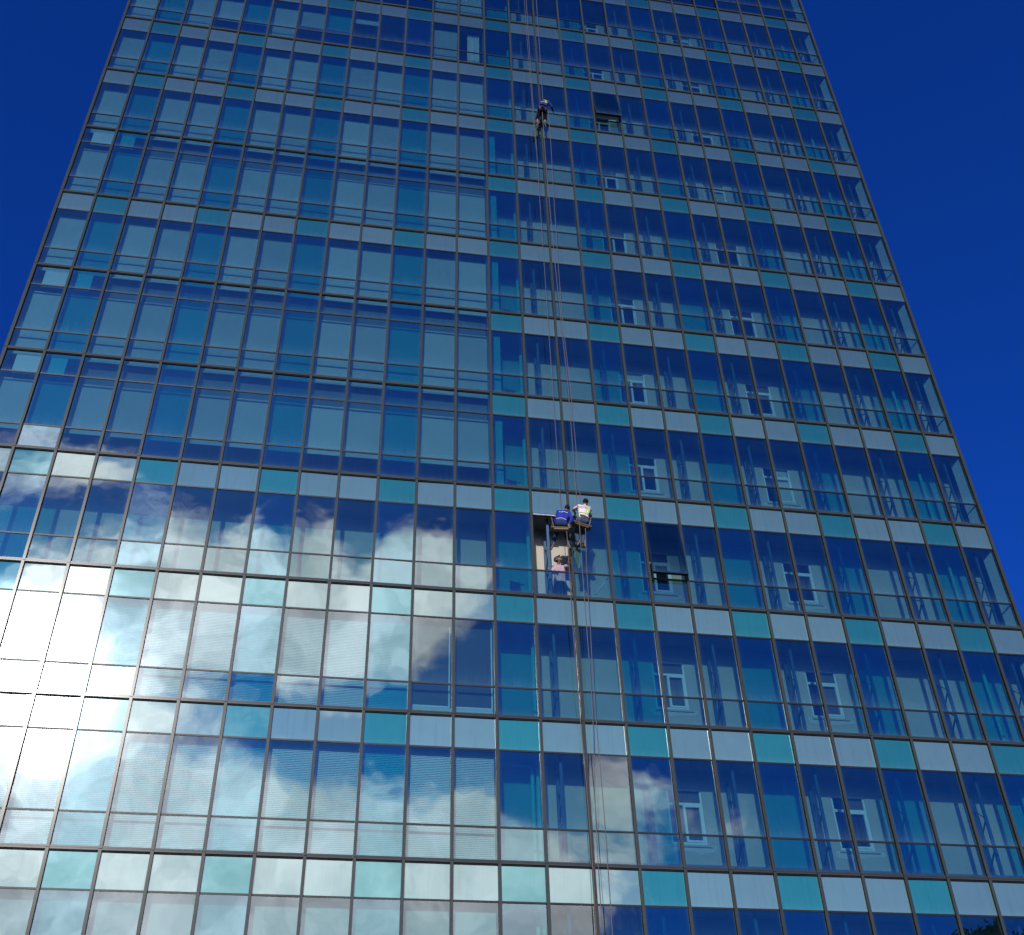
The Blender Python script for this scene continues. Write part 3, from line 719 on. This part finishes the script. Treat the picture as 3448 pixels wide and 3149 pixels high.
# --- worker high up
JA = dict(head=(18.16, -.46, 44.79), neck=(18.103, -.54, 44.63), waist=(17.966, -.63, 44.05), hip=(17.953, -.62, 43.88),
          shL=(17.955, -.54, 44.53), shR=(18.272, -.54, 44.56), elL=(17.87, -.38, 44.35), haL=(17.95, -.14, 44.42), elR=(18.409, -.50, 44.308), haR=(18.49, -.34, 44.22),
          hipL=(17.86, -.59, 43.83), hipR=(18.05, -.59, 43.84), knL=(17.757, -.42, 43.47), knR=(18.086, -.42, 43.48), anL=(17.75, -.42, 43.06), anR=(18.07, -.42, 43.10),
          toeL=(17.665, -.34, 42.93), toeR=(18.12, -.34, 42.99))
pA, bA, tA, P, hA = person('person in blue jacket and black shorts abseiling near the top of the tower', JA, (.2, .75, -.65), (.1, .6, .8), 'LR', JDARK, BLACKC, 'long', None, .94, short=True)
hair(pA, P['head'], *hA)
bt = bvh(tA)
strap('harness', bt, [(18.05, 44.58), (18.12, 44.44), (18.10, 44.30)], .016, LIME, pA)
strap('harness', bt, [(18.19, 44.58), (18.13, 44.45), (18.17, 44.28)], .016, LIME, pA)
strap('harness', bt, [(17.90, 44.34), (18.00, 44.36), (18.17, 44.25)], .018, LIME, pA)
strap('tool_belt', bt, [(17.84, 44.02), (17.96, 44.04), (18.10, 43.98)], .030, BLACKC, pA, .014)
# --- the person leaning in the opening
JD = dict(head=(17.655, .30, 21.30), neck=(17.665, .36, 21.15), waist=(17.715, .40, 20.62), hip=(17.72, .40, 20.45), shL=(17.515, .37, 21.04), shR=(17.82, .33, 21.05),
          elL=(17.44, .30, 20.80), haL=(17.50, .10, 20.66), elR=(17.90, .16, 21.0), haR=(17.90, .03, 21.05), hipL=(17.63, .40, 20.42), hipR=(17.81, .40, 20.42),
          knL=(17.63, .40, 20.05), knR=(17.81, .40, 20.05), anL=(17.63, .42, 19.80), anR=(17.81, .42, 19.80), toeL=(17.61, .30, 19.76), toeR=(17.82, .30, 19.76))
pD, bD, tD, P, hD = person('person in pale pink shirt and grey cap looking up from inside the open window', JD, (.62, -.42, .66), (-.5, .25, .82), 'LR', PINK, JEAN, 'roll', {'R': ((.1, -.5, .8), (1, -.2, 0))}, .95)
f, u, s, rot = hD
face_bits(bD, P['head'], f, u, s)
blob('hair', [], HAIR, pD, .009, 1, [(P['head'] - f * .055 - u * .01, (.064, .050, .070), rot)])
c = P['head']
capo = blob('cap', [], CAPG, pD, .009, 1, [(c + u * .055 - f * .018, (.094, .108, .082), rot)])
blob('brim', [], CAPG, capo, .008, 1, [(c + u * .062 + f * .090, (.066, .058, .010), rot)])

# ------------------------------------------------------------------ plank seats, ropes, pole
def board(x0, x1, y, z0, z1, d, t, m, label):
    a = math.atan2(z1 - z0, x1 - x0); L = math.hypot(x1 - x0, z1 - z0)
    root = tag(empty('plank_seat', ((x0 + x1) / 2, y, (z0 + z1) / 2)), label, 'seat', 'plank seats hung from ropes'); root.rotation_euler = (0, -a, 0)
    b = MB(); b.box(-L / 2, L / 2, -.02, d, -t, 0, m); link('board', b.mesh('board'), root)
    b = MB(); b.box(-L / 2 + .07, L / 2 - .07, -.005, .035, -t - .055, -t, m); link('rail', b.mesh('rail'), root)
    for x in (-L / 2 + .075, L / 2 - .075):
        b = MB(); b.tube([(x, d * .5, .42 if x < 0 else .30), (x, -.03, .015), (x, -.028, -t - .06), (x, d + .01, -t - .01), (x, d + .01, .01), (x * .9, d * .6, .40)], .012, ROPE, 6); link('sling', b.mesh('sling', True), root)
ROPE = princ('rope_fibre', (0.135, 0.125, 0.115), 0.95, 0, 0.2, 40)
ROPED = princ('dark_rope', (0.15, 0.105, 0.08), 0.95, 0, 0.2, 40)
board(17.275, 17.885, -.63, 21.84, 21.875, .20, .025, WOOD, 'pale plank seat under the person in blue above the open window')
board(17.985, 18.535, -.68, 22.12, 21.945, .20, .05, WOODD, 'dark plank seat hanging tilted under the person in the white shirt')
board(17.75, 18.15, -.70, 43.74, 43.74, .26, .03, BLACKC, 'dark seat under the abseiling person near the top of the tower')
def dense(pts, n=6):
    P = [V(p) for p in pts]; o = []
    for i in range(len(P) - 1):
        p0, p1, p2, p3 = P[max(i - 1, 0)], P[i], P[i + 1], P[min(i + 2, len(P) - 1)]
        for k in range(n):
            t = k / n; o.append(.5 * ((2 * p1) + (p2 - p0) * t + (2 * p0 - 5 * p1 + 4 * p2 - p3) * t * t + (3 * p1 - p0 - 3 * p2 + p3) * t ** 3))
    o.append(P[-1]); return o
def rope(pts, r, m, label):
    b = MB(); b.tube(dense(pts), r * .8, m, 6); tag(link('rope', b.mesh('rope', True)), label, 'rope', 'ropes hanging down the glass front')
ZT = zl(TOP) + .5
rope([(17.60, -.40, ZT), (17.59, -.45, 53.0), (17.591, -.5, 44.5), (17.614, -.5, 42.07), (17.626, -.45, 37.15), (17.652, -.4, 31.62), (17.669, -.38, 27.34), (17.672, -.42, 22.95), (17.66, -.46, 22.65)], .013, ROPE, 'pale rope running down to the shoulders of the seated person in blue')
rope([(18.12, -.35, ZT), (18.102, -.4, 53.25), (18.035, -.5, 44.75), (18.05, -.52, 44.62)], .013, ROPE, 'short pale rope holding up the abseiling person near the top')
rope([(17.50, -.40, ZT), (17.505, -.42, 53.0), (17.56, -.46, 44.4), (17.60, -.47, 41)], .010, ROPE, 'thin leftmost pale rope beside the one to the seated person')
rope([(17.95, -.66, 43.75), (17.939, -.62, 43.29), (17.961, -.55, 39.77), (18.031, -.5, 34.66), (18.093, -.5, 31.54), (18.18, -.46, 27.48), (18.17, -.52, 23.26), (18.142, -.72, 22.09), (18.148, -.66, 21.0), (18.193, -.45, 19.77), (18.206, -.4, 18.31), (18.20, -.35, 15.69), (18.08, -.30, 12.67), (18.02, -.28, 8.0), (18.0, -.25, 3.0)], .015, ROPE, 'long pale rope from the abseiling person past the white shirt down to the bottom')
rope([(18.21, -.6, 43.88), (18.22, -.55, 41.42), (18.177, -.5, 36.67), (18.175, -.45, 31.6), (18.28, -.42, 27.38), (18.318, -.42, 23.37), (18.34, -.46, 22.9)], .013, ROPE, 'pale rope from the hip of the abseiling person down to the white shirt')
rope([(18.348, -.64, 21.95), (18.298, -.6, 20.52), (18.288, -.5, 18.6), (18.258, -.45, 16.3), (18.29, -.4, 12.87), (18.275, -.35, 9.99), (18.27, -.3, 3.0)], .014, ROPE, 'rope hanging from the tilted dark plank seat down to the bottom')
rope([(17.77, -.60, 21.88), (17.77, -.56, 21.68), (17.789, -.5, 21.16), (17.804, -.42, 20.42), (17.826, -.3, 18.91), (17.865, -.2, 16.56), (17.925, -.16, 14.34), (17.95, -.15, 11.43), (17.931, -.15, 10.05), (17.93, -.15, 3.0)], .017, ROPED, 'brown rope dropping from the pale plank seat along the mullion to the bottom')
b = MB(); b.tube([(18.71, .13, 20.01), (19.118, .13, 20.634)], .017, WHITE, 8)
tag(link('pole', b.mesh('pole', True)), 'short white pole leaning behind the lower pane right of the open window', 'pole')
